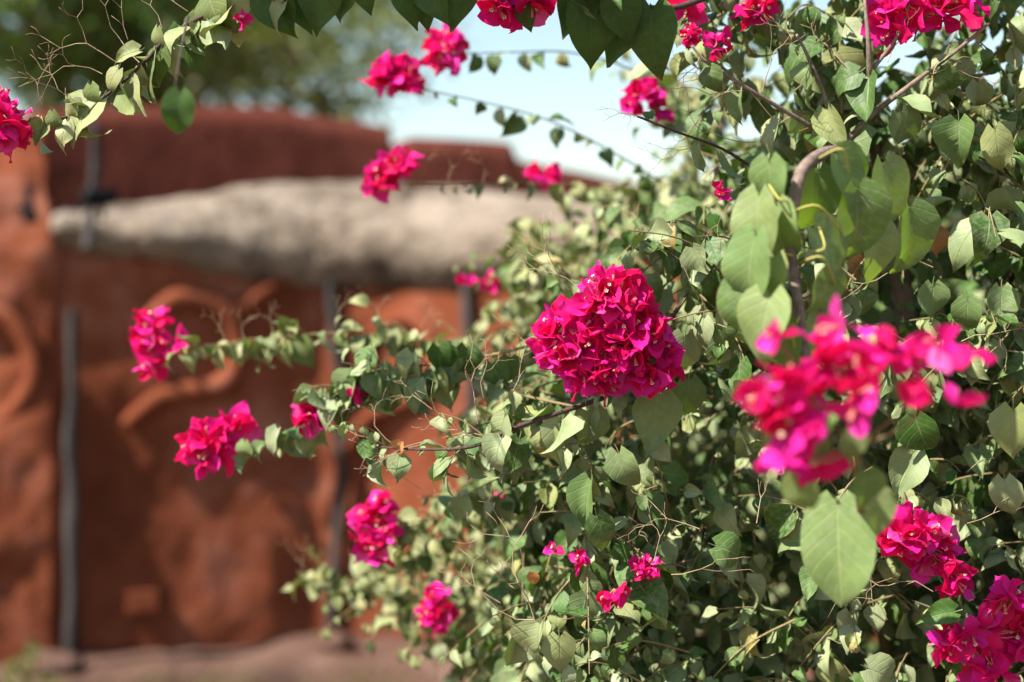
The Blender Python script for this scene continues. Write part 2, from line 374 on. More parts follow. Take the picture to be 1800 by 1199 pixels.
# plinth and rubble at the wall's foot
pl = empty('plinth', (-1, 5.7, 0)); tag(pl, 'low pinkish clay plinth running along the foot of the mud wall', 'plinth')
def plinth():
    b = MB(); nx, ny = 150, 10; vs_ = []
    for i in range(nx+1):
        px = lerp(-300, 2200, i/nx); yb = max(wall_y(px), pier_y(px) if px < 112 else 0)+0.2
        yf = (wall_y(max(px, 60))-0.42)+0.05*noise.noise(Vector((px*0.01, 0, 0)))
        x = (px-900)*K*5.8
        for j in range(ny+1):
            t = j/ny
            if j <= 3: y = yf+0.02*j; z = [-0.1, 0.10, 0.17, 0.21][j]
            else: y = lerp(yf+0.06, yb, (t-0.3)/0.7); z = 0.225+0.03*max(0, (t-0.6)/0.4)**2+0.035*noise.noise(Vector((x*3, y*3, 0)))+0.02*noise.noise(Vector((x*8, y*8, 0)))
            vs_.append((x, y+0.02*noise.noise(Vector((x*6, z*6, 1))), z+0.012*noise.noise(Vector((x*9, y*9, 2)))))
    b.add(vs_, [(i*(ny+1)+j, (i+1)*(ny+1)+j, (i+1)*(ny+1)+j+1, i*(ny+1)+j+1) for i in range(nx) for j in range(ny)])
    b.build('ledge_top', M['plinth'], pl)
plinth()
def stone(px, py, Y, r, mat, label, seed):
    b = MB(); n, m = 12, 8; vs_ = []
    c = P(px, py, Y)
    for j in range(m+1):
        for i in range(n):
            a, e = 2*math.pi*i/n, math.pi*(j/m-0.5)
            d = Vector((math.cos(a)*math.cos(e), math.sin(a)*math.cos(e), math.sin(e)))
            k = 1+0.35*noise.noise(d*1.4+Vector((seed, 0, 0)))+0.12*noise.noise(d*4+Vector((seed, 5, 0)))
            vs_.append(c+Vector((d.x*r[0], d.y*r[1], d.z*r[2]))*k)
    b.add(vs_, [(j*n+i, j*n+(i+1) % n, (j+1)*n+(i+1) % n, (j+1)*n+i) for j in range(m) for i in range(n)])
    return tag(b.build('stone', mat), label, 'stone')
stone(82, 1168, 5.5, (0.13, 0.10, 0.05), M['plinth'], 'pale flat stone lying on the plinth below the dark post', 1)
stone(590, 1128, 5.9, (0.07, 0.07, 0.05), M['plinth'], 'small lump of clay packed round the foot of the middle post', 2)
def dry_tuft(px, Y, n, label):
    b = MB(); c = P(px, 0, Y); c.z = 0.0
    for i in range(n):
        o = c+Vector((rnd(1.15), rnd(0.16), 0)); d = Vector((rnd(0.6), rnd(0.5), 1)).normalized(); L = random.uniform(0.12, 0.40)*(1+0.7*noise.noise(Vector((o.x*3, 0, 0))))
        s = Vector((rnd(), rnd(), 0)).normalized()*0.0055
        m1 = o+d*L*0.6; e = o+d*L+Vector((d.x, d.y, -0.3))*L*0.4
        b.add([o-s, o+s, m1+s*0.7, m1-s*0.7, e], [(0, 1, 2, 3), (3, 2, 4)])
    return tag(b.build('dry_grass', M['drygrass'], None, False), label, 'grass', kind='stuff')
dry_tuft(430, 4.95, 4200, 'dry straw-coloured grass in front of the plinth')
def weed():
    c = P(8, 0, 5.05); c.z = 0; r = empty('weed', c); tag(r, 'olive-green weed growing at the foot of the red pier', 'weed')
    sb = MB(); lb = MB()
    for i in range(9):
        d = Vector((rnd(0.35), rnd(0.3), 1)).normalized(); H = random.uniform(0.25, 0.5)
        path = smooth_path([c+Vector((rnd(0.04), rnd(0.04), -0.03)), c+d*H*0.5+rvec(0.02), c+d*H+Vector((d.x, d.y, 0))*0.12], 5); sb.tube(path, (0.004, 0.0015), 5)
        for q in path[3:]:
            for k in range(5): leaf_card(lb, q, (rvec()+UP*0.2).normalized(), (UP+rvec(0.7)).normalized(), random.uniform(0.03, 0.07), 0.022)
    sb.build('stems', M['stem'], r); tag(lb.build('foliage', M['tree_leaf_pale'], r, False), kind='stuff')

# posts
def post(pts, Y, r, label, dy=0.05):
    path = smooth_path([P(x, y, (Y if Y else wall_y(x))-dy) for x, y in pts], 6)
    b = MB(); s = random.random()*50
    b.tube(path, lambda t: r*(1.05-0.15*t+0.3*noise.noise(Vector((t*9, s, 0)))+0.15*noise.noise(Vector((t*26, s, 4)))), 10)
    b.v = [(x+0.005*noise.noise(Vector((x*20, y*20, z*7))), y+0.005*noise.noise(Vector((x*20, 9, z*7))), z) for x, y, z in b.v]
    return tag(b.build('wooden_post', M['post']), label, 'post')
post([(124, 1150), (127, 1050), (125, 960), (126, 860), (123, 770), (128, 690), (126, 610), (128, 545)], 5.60, 0.025, 'weathered grey wooden post against the edge of the mud pier', 0.04)
post([(578, 1125), (586, 1040), (590, 960), (602, 870), (597, 780), (601, 690), (589, 610), (586, 560), (578, 495)], None, 0.024, 'leaning grey wooden post on the mud wall beside the ring relief', 0.045)
post([(832, 1160), (834, 1000), (832, 850), (830, 700), (822, 600), (818, 490)], None, 0.024, 'grey wooden post mostly hidden behind bougainvillea sprays', 0.045)
post([(156, 440), (160, 360), (168, 290), (166, 214)], 5.56, 0.021, 'short crooked grey pole standing over the end of the canopy', 0.02)

# lamp fittings
def spotlight():
    r = empty('spotlight', P(180, 352, 5.5)); tag(r, 'small black spotlight mounted on the end of the weathered canopy', 'spotlight')
    c = P(180, 350, 5.5)
    b = MB(); b.tube([c+Vector((-0.06, -0.05, 0.0)), c+Vector((-0.045, -0.04, 0)), c+Vector((0.045, 0.03, 0.015))], lambda t: 0.042-0.014*t, 12); b.build('lamp_head', M['black'], r)
    b = MB(); b.tube([c+Vector((0.0, 0.0, -0.08)), c+Vector((0.0, 0.0, 0.0))], 0.012, 8); b.build('bracket', M['black'], r)
spotlight()
def lantern():
    c = P(52, 352, 5.5); r = empty('wall_bracket', c); tag(r, 'dark iron bracket with curled arm fixed to the red pier', 'bracket')
    b = MB(); b.tube(smooth_path([c+Vector((-0.055, 0.03, -0.03)), c+Vector((-0.02, -0.03, -0.035)), c+Vector((0.01, -0.04, -0.02)), c+Vector((0.005, -0.03, 0.04)), c+Vector((0, 0.05, 0.05))], 4), 0.014, 8); b.build('arm', M['black'], r)
    b = MB(); b.tube([c+Vector((0.02, -0.03, -0.09)), c+Vector((0.012, -0.035, -0.05)), c+Vector((0.008, -0.035, -0.01))], lambda t: 0.032-0.016*t, 10); b.build('lamp_cup', M['black'], r)
lantern()

# ------------------------------------------------------------------ trees behind the wall
def leaf_card(b, p, d, n, L, Wd):
    s = d.cross(n)
    if s.length < 1e-3: return
    s = s.normalized()*Wd*0.5
    b.add([p, p+d*L*0.45+s, p+d*L, p+d*L*0.45-s], [(0, 1, 2), (0, 2, 3)])
def tree(px, py, Y, rx, rz, nclump, per, mat, label, size, seed):
    random.seed(seed)
    c = P(px, py, Y); r = empty('leafy_tree', (c.x, c.y, 0)); tag(r, label, 'tree', 'trees beyond the mud wall')
    tb = MB(); base = Vector((c.x, c.y, -0.1))
    fork = Vector((c.x+0.1, c.y, c.z-rz*0.75))
    tb.tube(smooth_path([base, base.lerp(fork, 0.5)+Vector((0.08, 0, 0)), fork], 5), (0.16, 0.10), 9)
    cb = MB(); cl = []
    for i in range(nclump):
        while True:
            q = rvec()
            if 0.25 < q.length < 1: break
        q = Vector((q.x*rx, q.y*rx*0.8, q.z*rz)); q *= 1+0.25*noise.noise(q*0.9+Vector((seed, 0, 0)))
        cl.append(c+q)
    for i, p in enumerate(cl):
        if i % 4 == 0:
            m = fork.lerp(p, 0.5)+Vector((rnd(0.15), rnd(0.15), 0.15*rz))
            tb.tube(smooth_path([fork, m, p], 4), (0.055, 0.01), 6, False)
        cs = random.uniform(0.26, 0.5)
        for k in range(per):
            g = Vector((random.gauss(0, 1), random.gauss(0, 1), random.gauss(0, 0.7)))*cs*0.6
            d = (g.normalized()*0.8+rvec(0.7)+Vector((0, 0, -0.3))).normalized()
            n = (Vector((0, 0, 1))+rvec(0.9)).normalized()
            L = size*random.uniform(0.6, 1.2); leaf_card(cb, p+g, d, n, L, L*0.5)
    tb.build('trunk', M['bark'], r); cb.build('crown', mat, r, False)
tree(60, -20, 13, 2.6, 1.15, 56, 130, M['tree_leaf'], 'dark dense tree rising behind the red pier', 0.20, 11)
tree(330, 60, 15.5, 2.2, 0.95, 26, 120, M['tree_leaf'], 'broad dark green tree behind the middle of the parapet', 0.18, 12)
tree(560, 120, 12.5, 1.0, 0.62, 24, 100, M['tree_leaf_pale'], 'smaller olive-green tree with sparse crown beside the open sky', 0.13, 13)
tree(310, -160, 18, 4.2, 1.3, 36, 130, M['tree_leaf'], 'tall tree crown spreading above the other trees', 0.22, 14)
weed()
random.seed(21)

# ------------------------------------------------------------------ leaf and bract shapes
def leaf_template(nu, nv, ratio, fold, curl, wave, twist, tip, seed, petiole=0.22, cord=0.07, oval=False):
    rs = random.Random(seed)
    pr = [(0, 0.16), (0.05, 0.34), (0.14, 0.45), (0.26, 0.5), (0.4, 0.475), (0.55, 0.385), (0.68, 0.27), (0.8, 0.15), (0.9, 0.06), (1, 0.004)]
    if oval: pr = [(0, 0.14), (0.05, 0.33), (0.14, 0.44), (0.28, 0.5), (0.45, 0.5), (0.6, 0.465), (0.74, 0.375), (0.85, 0.25), (0.93, 0.125), (1, 0.004)]
    V = []; UV = []; F = []
    ph = rs.uniform(0, 6.28); asym = rs.uniform(-0.06, 0.06)
    for j in range(nv+1):
        t = j/nv; t = t**0.9
        wd = prof(pr, t)*ratio
        for i in range(nu+1):
            u = i/nu*2-1
            x = u*wd*(1+asym*u)
            y = t-cord*abs(u)**1.3*(1-t)**4*2.2
            z = fold*abs(x)+wave*abs(u)*math.sin(t*9+ph+(2 if u > 0 else 0))*(0.4+t*0.6)
            # curl along the length
            a = curl*(t**1.6)
            yy = y*math.cos(a*0.6); zz = z-abs(y)*math.sin(a*0.6)*(1 if curl else 0)
            tw = twist*t*t
            xx = x*math.cos(tw)-(z)*math.sin(tw); zz += x*math.sin(tw)
            if t > 0.75: xx += tip*(t-0.75)**2*2
            V.append((xx, yy, zz)); UV.append((i/nu, t))
    for j in range(nv):
        for i in range(nu):
            a = j*(nu+1)+i; F.append((a, a+1, a+nu+2, a+nu+1))
    if petiole:
        n0 = len(V); r = 0.013
        for k, (yy, zz) in enumerate(((0.03, 0.0), (-petiole*0.5, 0.02), (-petiole, 0.08))):
            for q in range(3):
                an = 2.09*q; V.append((r*math.cos(an), yy, zz+r*math.sin(an)-0.004)); UV.append((0.5, 0.1))
        for k in range(2):
            for q in range(3):
                F.append((n0+k*3+q, n0+k*3+(q+1) % 3, n0+k*3+3+(q+1) % 3, n0+k*3+3+q))
    return np.array(V), np.array(UV), F
def tmesh(name, T, mat):
    me = bpy.data.meshes.new(name); me.from_pydata(T[0].tolist(), [], T[2]); me.update()
    uvl = me.uv_layers.new(name='UVMap'); idx = np.empty(len(me.loops), dtype=np.int32); me.loops.foreach_get('vertex_index', idx)
    uvl.data.foreach_set('uv', T[1][idx].astype(np.float32).ravel())
    me.polygons.foreach_set('use_smooth', [True]*len(me.polygons)); me.materials.append(mat)
    return me
LT = []
_r = random.Random(3)
for k in range(28):
    LT.append(leaf_template(4, 7, _r.uniform(0.6, 0.98), _r.uniform(-0.2, 1.2), _r.uniform(-0.2, 1.9), _r.uniform(0.02, 0.13), _r.uniform(-1.1, 1.1), _r.uniform(-0.6, 0.6), k))
BT = []   # large leaves with a finer mesh
for k in range(8):
    BT.append(leaf_template(8, 12, _r.uniform(0.72, 0.9), _r.uniform(0.12, 0.5), _r.uniform(0.1, 0.9), _r.uniform(0.03, 0.08), _r.uniform(-0.3, 0.3), _r.uniform(-0.5, 0.5), 100+k, 0.05, 0.07, k % 2 == 0))
BIGLEAF = leaf_template(12, 18, 0.70, 0.16, 0.3, 0.03, 0.05, 0.15, 555, 0.05, 0.05, True)
def bract_template(seed):
    rs = random.Random(seed)
    nu, nv = 4, 6; V = []; UV = []; F = []
    pr = [(0, 0.10), (0.12, 0.3), (0.28, 0.43), (0.45, 0.46), (0.6, 0.42), (0.75, 0.31), (0.88, 0.17), (1, 0.02)]
    ratio = rs.uniform(0.8, 1.0); cup = rs.uniform(0.2, 0.9); curl = rs.uniform(-0.7, 0.8); ph = rs.uniform(0, 6); wv = rs.uniform(0.04, 0.10); tw = rs.uniform(-0.5, 0.5)
    for j in range(nv+1):
        t = j/nv; wd = prof(pr, t)*ratio
        for i in range(nu+1):
            u = i/nu*2-1; x = u*wd; y = t
            z = cup*x*x*1.6+wv*math.sin(8*t+ph+2.2*u)*(0.3+abs(u))-curl*t*t*0.5
            a = tw*t; V.append((x*math.cos(a)-z*0.3*math.sin(a), y*(1-0.12*abs(curl)*t), z+x*math.sin(a))); UV.append((i/nu, t))
    for j in range(nv):
        for i in range(nu):
            q = j*(nu+1)+i; F.append((q, q+1, q+nu+2, q+nu+1))
    return np.array(V), np.array(UV), F
RT = [bract_template(k) for k in range(10)]

# ------------------------------------------------------------------ plants: collect first, then build
class Plant:
    def __init__(self, name, loc, label):
        self.root = empty(name, loc); tag(self.root, label, 'bougainvillea', 'bougainvillea plants')
        self.items = []        # (kind, template, matrix(4x4 np), material key, owner, centre, size)
        self.stems = MB()      # short side shoots
        self.florets = {}
def mat_from(base, d, n, L):
    d = d.normalized(); x = d.cross(n)
    if x.length < 1e-4: x = d.cross(Vector((0.3, 0.5, 0.8)))
    x.normalize(); z = x.cross(d)
    m = np.eye(4); m[:3, 0] = x*L; m[:3, 1] = d*L; m[:3, 2] = z*L; m[:3, 3] = base
    return m
CAMV = Vector((0, -1, 0)); DOWN = -UP; SIDE = Vector((-1, 0, 0))
def add_leaf(pl, base, d, n, L, mk='leaf', owner=None, big=False, tpl=None):
    tpl = tpl or random.choice(BT if big else LT)
    m = mat_from(base, d, n, L)
    c = base+d.normalized()*L*0.45
    pl.items.append(('big' if big else 'leaf', tpl, m, mk, owner, c, L*0.42))
def leaf_dir(out):
    d = (DOWN*random.uniform(0.2, 1.15)+out*random.uniform(0.1, 0.9)+rvec(0.55))
    n = (SUN*random.uniform(0.35, 1.1)+CAMV*random.uniform(0.0, 0.4)+UP*0.2+rvec(0.65))
    return d.normalized(), n.normalized()
def spray(pl, pts, rad, leaf, spacing, mk='leaf', part=True, mat='stem', jit=0.25, start=0.0, dens=1, tipshrink=0.5):
    """A leafy branch along 3D points. part=True makes the branch an object that owns its leaves."""
    path = smooth_path(pts, 6)
    if part:
        b = MB(); b.tube(path, (rad, rad*0.4), 6); br = b.build('branch', M[mat], pl.root)
    else:
        pl.stems.tube(path, (rad, rad*0.4), 4, False); br = None
    L = [0]
    for a, c in zip(path, path[1:]): L.append(L[-1]+(c-a).length)
    s = start*L[-1]+spacing*random.random(); side = 1
    while s < L[-1]:
        for i in range(len(L)-1):
            if L[i+1] >= s: break
        f = (s-L[i])/max(1e-6, L[i+1]-L[i]); p = path[i].lerp(path[i+1], f); tdir = (path[i+1]-path[i]).normalized()
        for q in range(dens):
            o = tdir.cross(UP).normalized()*side*0.6+tdir*0.4+rvec(0.5)
            d, n = leaf_dir(o)
            sz = leaf*random.choice((0.45, 0.6, 0.75, 0.9, 1.0, 1.1, 1.3))*random.uniform(0.85, 1.15)*lerp(1, tipshrink, (s/L[-1])**2)
            pet = 0.22*sz
            add_leaf(pl, p+d*pet, d, n, sz, mk, br)
            side = -side
        s += spacing*random.uniform(1-jit*2, 1+jit*2)
    return br
def twig(pl, p, d, size, depth=3, merge=None, mat='twig'):
    b = merge or MB()
    def grow(p, d, L, r, k):
        m = p+d*L*0.5+rvec(0.12)*L; e = p+(d+rvec(0.15)).normalized()*L
        b.tube([p, m, e], (r, r*0.75), 4, k == 0)
        if k > 0:
            ax = (e-m).normalized(); sd = ax.cross(rvec()).normalized()
            for s in ((1, -1) if random.random() < 0.85 else (1,)):
                grow(e, (ax+sd*s*random.uniform(0.35, 0.9)+rvec(0.2)).normalized(), L*random.uniform(0.55, 0.95), r*0.75, k-1)
            if random.random() < 0.35: grow(m, (ax-sd+rvec(0.3)).normalized(), L*0.5, r*0.6, 0)
    grow(p, d.normalized(), size*0.36, max(0.0005, size*0.0065) if p.y < 1.8 else 0.0005, depth)
    if merge is None: b.build('twig', M[mat], pl.root)
FL = {}
def star_mesh():
    if 'star' not in FL:
        b = MB(); vs_ = [(0, 0, -0.25)]+[(math.cos(j*0.628)*(1 if j % 2 else 0.6), math.sin(j*0.628)*(1 if j % 2 else 0.6), 0.1) for j in range(10)]
        b.add(vs_, [(0, 1+j, 1+(j+1) % 10) for j in range(10)]); FL['star'] = b.mesh('floret'); FL['star'].materials.append(M['floret'])
    return FL['star']
def child(name, me, par, m):
    """Link a shared mesh under a part, at a place given in world space."""
    o = bpy.data.objects.new(name, me); COL.objects.link(o); o.parent = par
    off = Vector((0, 0, 0)); q = par
    while q is not None:
        off += q.location+(q.matrix_parent_inverse.translation if q.parent is not None else Vector((0, 0, 0))); q = q.parent
    o.matrix_basis = Matrix.Translation(-off) @ Matrix(m.tolist())
    return o
def cluster(pl, px, py, Y, lobes, bract, gap=1.0, front=0.35, tubes=0.7):
    """A flower head: lobes = [(dx, dy, rx, ry)] in photograph pixels round (px, py); one floret = three bracts."""
    c0 = P(px, py, Y)
    root = empty('flower_cluster', c0); root.parent = pl.root; root.matrix_parent_inverse = Matrix.Translation(-pl.root.location)
    stars = []; tb = MB(); k = K*Y
    spots = []
    cen = [(P(px+dx, py+dy, Y+rnd(0.01)), rx*k, ry*k) for dx, dy, rx, ry in lobes]
    for c, rx, ry in cen:
        n = max(3, int(9*gap*(rx*ry*4)/(bract*bract)))
        for i in range(n):
            for tr in range(30):
                g = rvec()
                if 0.1 < g.length < 1:
                    g.normalize()
                    if g.y < front+random.random()*0.2: break
            rr = random.uniform(0.6, 0.86)
            q = c+Vector((g.x*rx, g.y*min(rx, ry)*0.8, g.z*ry))*rr
            if any((q-cc).length < min(r1, r2)*0.42 for cc, r1, r2 in cen): continue
            if any((q-z).length < bract*0.36 for z, _ in spots): continue
            spots.append((q, g))
    for q, g in spots:
        ax = (g+rvec(0.45)+Vector((0, -0.15, 0))).normalized()
        e1 = ax.cross(rvec()).normalized(); e2 = ax.cross(e1); a0 = random.random()*6.28
        op = random.uniform(0.3, 0.9)
        for t in range(3):
            a = a0+2.094*t+rnd(0.3); o = e1*math.cos(a)+e2*math.sin(a)
            d = (ax*(1-op*0.75)+o*(0.35+op*0.6)+rvec(0.1)).normalized()
            L = bract*random.uniform(0.75, 1.12)
            base = q-ax*bract*0.35+o*0.001
            n = (ax*0.8-o*0.5).normalized()
            pl.items.append(('bract', random.choice(RT), mat_from(base, d, n, L), 'bract', root, base+d*L*0.5, L*0.42))
        for t in range(2):
            if random.random() < tubes:
                a = random.random()*6.28; o = e1*math.cos(a)+e2*math.sin(a)
                s0 = q-ax*bract*0.3; s1 = q+ax*bract*random.uniform(0.12, 0.3)+o*bract*0.15
                tb.tube([s0, s0.lerp(s1, 0.6), s1], (0.0011, 0.0016), 5)
                if random.random() < 0.5:
                    dd = (s1-s0).normalized(); R = bract*0.085
                    stars.append(mat_from(s1, dd.cross(rvec()), dd, R))
        # stalk back to the heart of the head
        tb.tube([q-ax*bract*0.35, c0.lerp(q, 0.5), c0+Vector((0, 0.008, 0))], 0.0009, 4, False)
    if tb.v: tag(tb.build('flower_tubes', M['floret_tube'], root), kind='stuff')
    for m in stars: child('floret', star_mesh(), root, m)
    return root

# ---- the four plants
main = Plant('bougainvillea_shrub', (0.75, 1.95, 0), 'dense dusty-leaved bougainvillea shrub carrying the big round magenta flower head')
rear = Plant('bougainvillea_shrub', (0.45, 2.5, 0), 'small-leaved bougainvillea whose long sprays reach across the mud wall')
arch = Plant('bougainvillea_shrub', (1.2, 1.55, 0), 'bougainvillea branch arching overhead with hanging leaves and dry twigs')
shoot = Plant('bougainvillea_shrub', (0.34, 1.2, 0), 'upright bougainvillea shoot with large yellow-green leaves and loose blurred magenta flowers')

def PP(*pts): return [P(*q) for q in pts]

# main woody stems of each plant, from the ground up
def woody(pl, pts, r0, r1, mat='bark'):
    b = MB(); path = smooth_path(pts, 7)
    b.tube(path, (r0, r1), 8); b.v = [tuple(Vector(v)+rvec(r1*0.12)) for v in b.v]
    return b.build('stem', M[mat], pl.root)
woody(main, [Vector((0.75, 1.95, -0.05)), Vector((0.72, 1.9, 0.5)), Vector((0.6, 1.85, 1.0)), Vector((0.5, 1.78, 1.5)), Vector((0.42, 1.75, 1.9))], 0.03, 0.008)
woody(main, [Vector((0.77, 1.95, -0.05)), Vector((0.85, 1.9, 0.6)), Vector((0.8, 1.8, 1.2)), Vector((0.75, 1.75, 2.0))], 0.028, 0.008)
woody(rear, [Vector((0.45, 2.5, -0.05)), Vector((0.4, 2.5, 0.6)), Vector((0.3, 2.4, 1.2)), Vector((0.35, 2.35, 1.9))], 0.028, 0.006)
woody(arch, [Vector((1.2, 1.55, -0.05)), Vector((1.15, 1.6, 1.0)), Vector((0.95, 1.58, 1.85)), Vector((0.6, 1.52, 2.02)), P(1250, -8, 1.5)], 0.024, 0.006)
woody(shoot, [Vector((0.5, 1.72, -0.05)), Vector((0.48, 1.7, 0.6)), P(1570, 1300, 1.9), P(1550, 1100, 1.8), P(1525, 960, 1.6), P(1515, 900, 1.3), P(1508, 840, 1.16), P(1503, 780, 1.11), P(1495, 700, 1.09)], 0.010, 0.0016, 'stem')
woody(shoot, [Vector((0.5, 1.75, -0.05)), Vector((0.62, 1.9, 1.0)), P(1640, 560, 2.0), P(1560, 380, 1.85), P(1500, 290, 1.65), P(1472, 268, 1.45), P(1437, 276, 1.35), P(1408, 305, 1.32), P(1395, 365, 1.31), P(1390, 430, 1.31), P(1400, 510, 1.3), P(1412, 590, 1.3), P(1420, 660, 1.29)], 0.009, 0.0036, 'bark')

# ---- flower heads
cluster(main, 1065, 590, 1.5, [(10, -68, 66, 50), (-62, 5, 66, 68), (40, -5, 72, 70), (-20, 50, 80, 55), (80, 40, 52, 58), (0, 0, 80, 70)], 0.0285, 1.05, 0.3, 0.4)
cluster(main, 375, 778, 1.78, [(-9, 5, 45, 40), (41, -28, 33, 17), (-41, 9, 22, 19), (-5, 28, 29, 22)], 0.031, 0.9)
cluster(main, 547, 728, 1.70, [(0, 0, 27, 32)], 0.026, 0.9, tubes=0.9)
cluster(main, 1625, 965, 1.52, [(-24, -26, 50, 38), (18, 6, 46, 38), (48, 50, 24, 36), (-44, -12, 28, 22)], 0.028, 0.7)
cluster(main, 1715, 1120, 1.48, [(-6, -6, 52, 36), (60, -66, 32, 26), (-48, 12, 30, 26), (26, 50, 46, 30), (84, -8, 36, 44)], 0.029, 0.62)
cluster(main, 1620, 22, 1.52, [(-30, 0, 60, 36), (40, -10, 60, 30), (-50, 30, 30, 22), (80, -16, 40, 26)], 0.033, 0.75)
cluster(main, 1330, 14, 1.6, [(0, 0, 34, 20)], 0.027, 0.8)
cluster(main, 1262, 78, 1.52, [(0, 0, 22, 20)], 0.018, 0.8)
cluster(main, 1213, 62, 1.52, [(0, 0, 16, 22)], 0.012, 0.8)
cluster(main, 1080, 1038, 1.5, [(0, 0, 26, 22)], 0.02, 0.5)
cluster(main, 1138, 998, 1.52, [(0, 0, 24, 20)], 0.015, 0.5)
cluster(main, 973, 968, 1.5, [(0, 0, 9, 9)], 0.013, 0.4)
cluster(main, 1266, 338, 1.5, [(0, 0, 11, 11)], 0.016, 0.4)
cluster(main, 629, 684, 1.68, [(0, 0, 9, 15)], 0.015, 0.5)
cluster(main, 1018, 984, 1.55, [(0, 0, 9, 16)], 0.015, 0.5)
cluster(rear, 275, 602, 1.95, [(-11, -5, 29, 31), (-7, -40, 21, 15), (-11, 37, 24, 21), (33, 4, 17, 12)], 0.03, 0.95)
cluster(rear, 665, 928, 1.88, [(6, -35, 33, 21), (-11, -5, 31, 31), (-11, 39, 29, 21), (17, 0, 22, 24)], 0.03, 0.95, tubes=0.95)
cluster(rear, 768, 1074, 2.0, [(0, 4, 33, 28), (-6, -20, 20, 18)], 0.026, 1.3)
cluster(rear, 687, 300, 2.0, [(11, -15, 34, 19), (-13, 7, 28, 22), (-26, 31, 19, 14)], 0.03, 0.95)
cluster(rear, 697, 129, 1.98, [(0, 0, 38, 23), (-18, 4, 24, 21), (26, 11, 17, 17)], 0.03, 0.95)
cluster(rear, 783, 82, 1.95, [(-4, 4, 31, 31), (20, -22, 19, 15), (0, 28, 22, 12)], 0.03, 0.95, tubes=0.95)
cluster(rear, 1133, 172, 1.9, [(0, 0, 34, 30), (24, 24, 14, 12)], 0.028, 0.95)
cluster(rear, 955, 308, 2.2, [(0, 0, 26, 14), (22, 20, 14, 9)], 0.028, 0.9)
cluster(rear, 820, 497, 2.2, [(0, 0, 14, 9), (38, 0, 9, 7)], 0.022, 0.8)
cluster(rear, 878, 888, 2.0, [(0, 0, 13, 26)], 0.024, 0.7)
cluster(rear, 1075, 892, 1.8, [(0, 0, 16, 8)], 0.018, 0.7)
cluster(arch, 12, 212, 1.5, [(-10, -2, 42, 40), (6, 24, 34, 20), (-20, -40, 16, 14)], 0.032, 0.9)
cluster(arch, 902, 10, 1.5, [(-18, -6, 44, 28), (28, -4, 38, 26)], 0.033, 1.0)
cluster(arch, 1200, 10, 1.55, [(0, 0, 26, 18)], 0.026, 0.8)
cluster(arch, 426, 36, 1.48, [(0, 0, 8, 12)], 0.014, 0.4)
# loose near flowers
def loose(pl, blooms, Y, bract):
    for (x, y, s) in blooms:
        cluster(pl, x, y, Y+rnd(0.025), [(0, 0, 20*s, 20*s)], bract*s, 0.42, 0.25, 0.7)
loose(shoot, [(1470, 570, 1.0), (1450, 600, 1.05), (1480, 625, 1.0), (1510, 620, 1.0), (1550, 585, 1.05), (1560, 625, 1.0), (1535, 650, 0.95), (1600, 630, 0.9), (1650, 610, 0.95), (1690, 615, 0.85),
              (1365, 590, 0.7), (1345, 690, 1.0), (1385, 670, 1.0), (1320, 720, 0.8), (1370, 720, 1.0), (1420, 690, 1.0), (1480, 680, 1.05), (1510, 690, 0.95), (1630, 695, 0.95), (1685, 705, 0.8),
              (1390, 760, 1.0), (1355, 795, 0.95), (1420, 745, 0.9), (1430, 805, 1.0), (1385, 800, 1.0), (1500, 715, 0.8)], 1.09, 0.030)

# ---- long sprays crossing the wall
sp = spray
sp(rear, PP((960, 580, 2.1), (850, 590, 2.05), (740, 600, 2.0), (620, 585, 1.98), (500, 592, 1.96), (400, 606, 1.95), (300, 606, 1.95)), 0.0018, 0.036, 0.010, 'leaf_small', tipshrink=0.6)
sp(main, PP((1010, 715, 1.62), (900, 690, 1.66), (800, 655, 1.68), (700, 665, 1.68), (600, 700, 1.70), (540, 740, 1.73), (470, 780, 1.76), (395, 790, 1.78)), 0.0018, 0.044, 0.016, 'leaf', tipshrink=0.6)
sp(main, PP((960, 600, 1.65), (860, 625, 1.68), (760, 640, 1.69), (660, 655, 1.7), (620, 680, 1.7)), 0.002, 0.05, 0.024, 'leaf')
sp(main, PP((1060, 700, 1.56), (985, 725, 1.54), (905, 752, 1.53), (830, 785, 1.54), (740, 790, 1.57), (660, 785, 1.6)), 0.0032, 0.045, 0.036, 'leaf', mat='bark_dark', tipshrink=0.4)
sp(rear, PP((960, 880, 2.0), (860, 895, 1.96), (780, 905, 1.92), (690, 925, 1.89)), 0.0022, 0.036, 0.03, 'leaf_small')
sp(rear, PP((900, 1060, 2.3), (800, 1050, 2.28), (700, 1040, 2.26), (600, 1030, 2.25), (525, 1008, 2.25)), 0.0022, 0.036, 0.014, 'leaf_small', dens=2, tipshrink=0.7)
sp(rear, PP((980, 1120, 2.1), (900, 1110, 2.06), (830, 1095, 2.03), (780, 1085, 2.0)), 0.0022, 0.036, 0.02, 'leaf_small')
sp(rear, PP((1260, 385, 2.15), (1160, 318, 2.1), (1060, 258, 2.05), (960, 210, 2.02), (860, 182, 2.0), (720, 152, 1.98)), 0.0019, 0.036, 0.026, 'leaf', mat='bark_dark', tipshrink=0.5)
sp(rear, PP((1260, 260, 2.1), (1180, 165, 2.05), (1100, 118, 2.02), (1000, 92, 2.0), (900, 92, 1.97), (805, 95, 1.95)), 0.0019, 0.034, 0.026, 'leaf', mat='bark_dark', tipshrink=0.6)
sp(rear, PP((1200, 350, 2.3), (1100, 335, 2.2), (1000, 325, 2.1), (900, 322, 2.05), (800, 326, 2.02), (715, 326, 2.0)), 0.0018, 0.032, 0.020, 'leaf_small', tipshrink=0.45)
sp(rear, PP((1240, 260, 1.95), (1190, 215, 1.92), (1150, 190, 1.9)), 0.002, 0.035, 0.03, 'leaf_small')
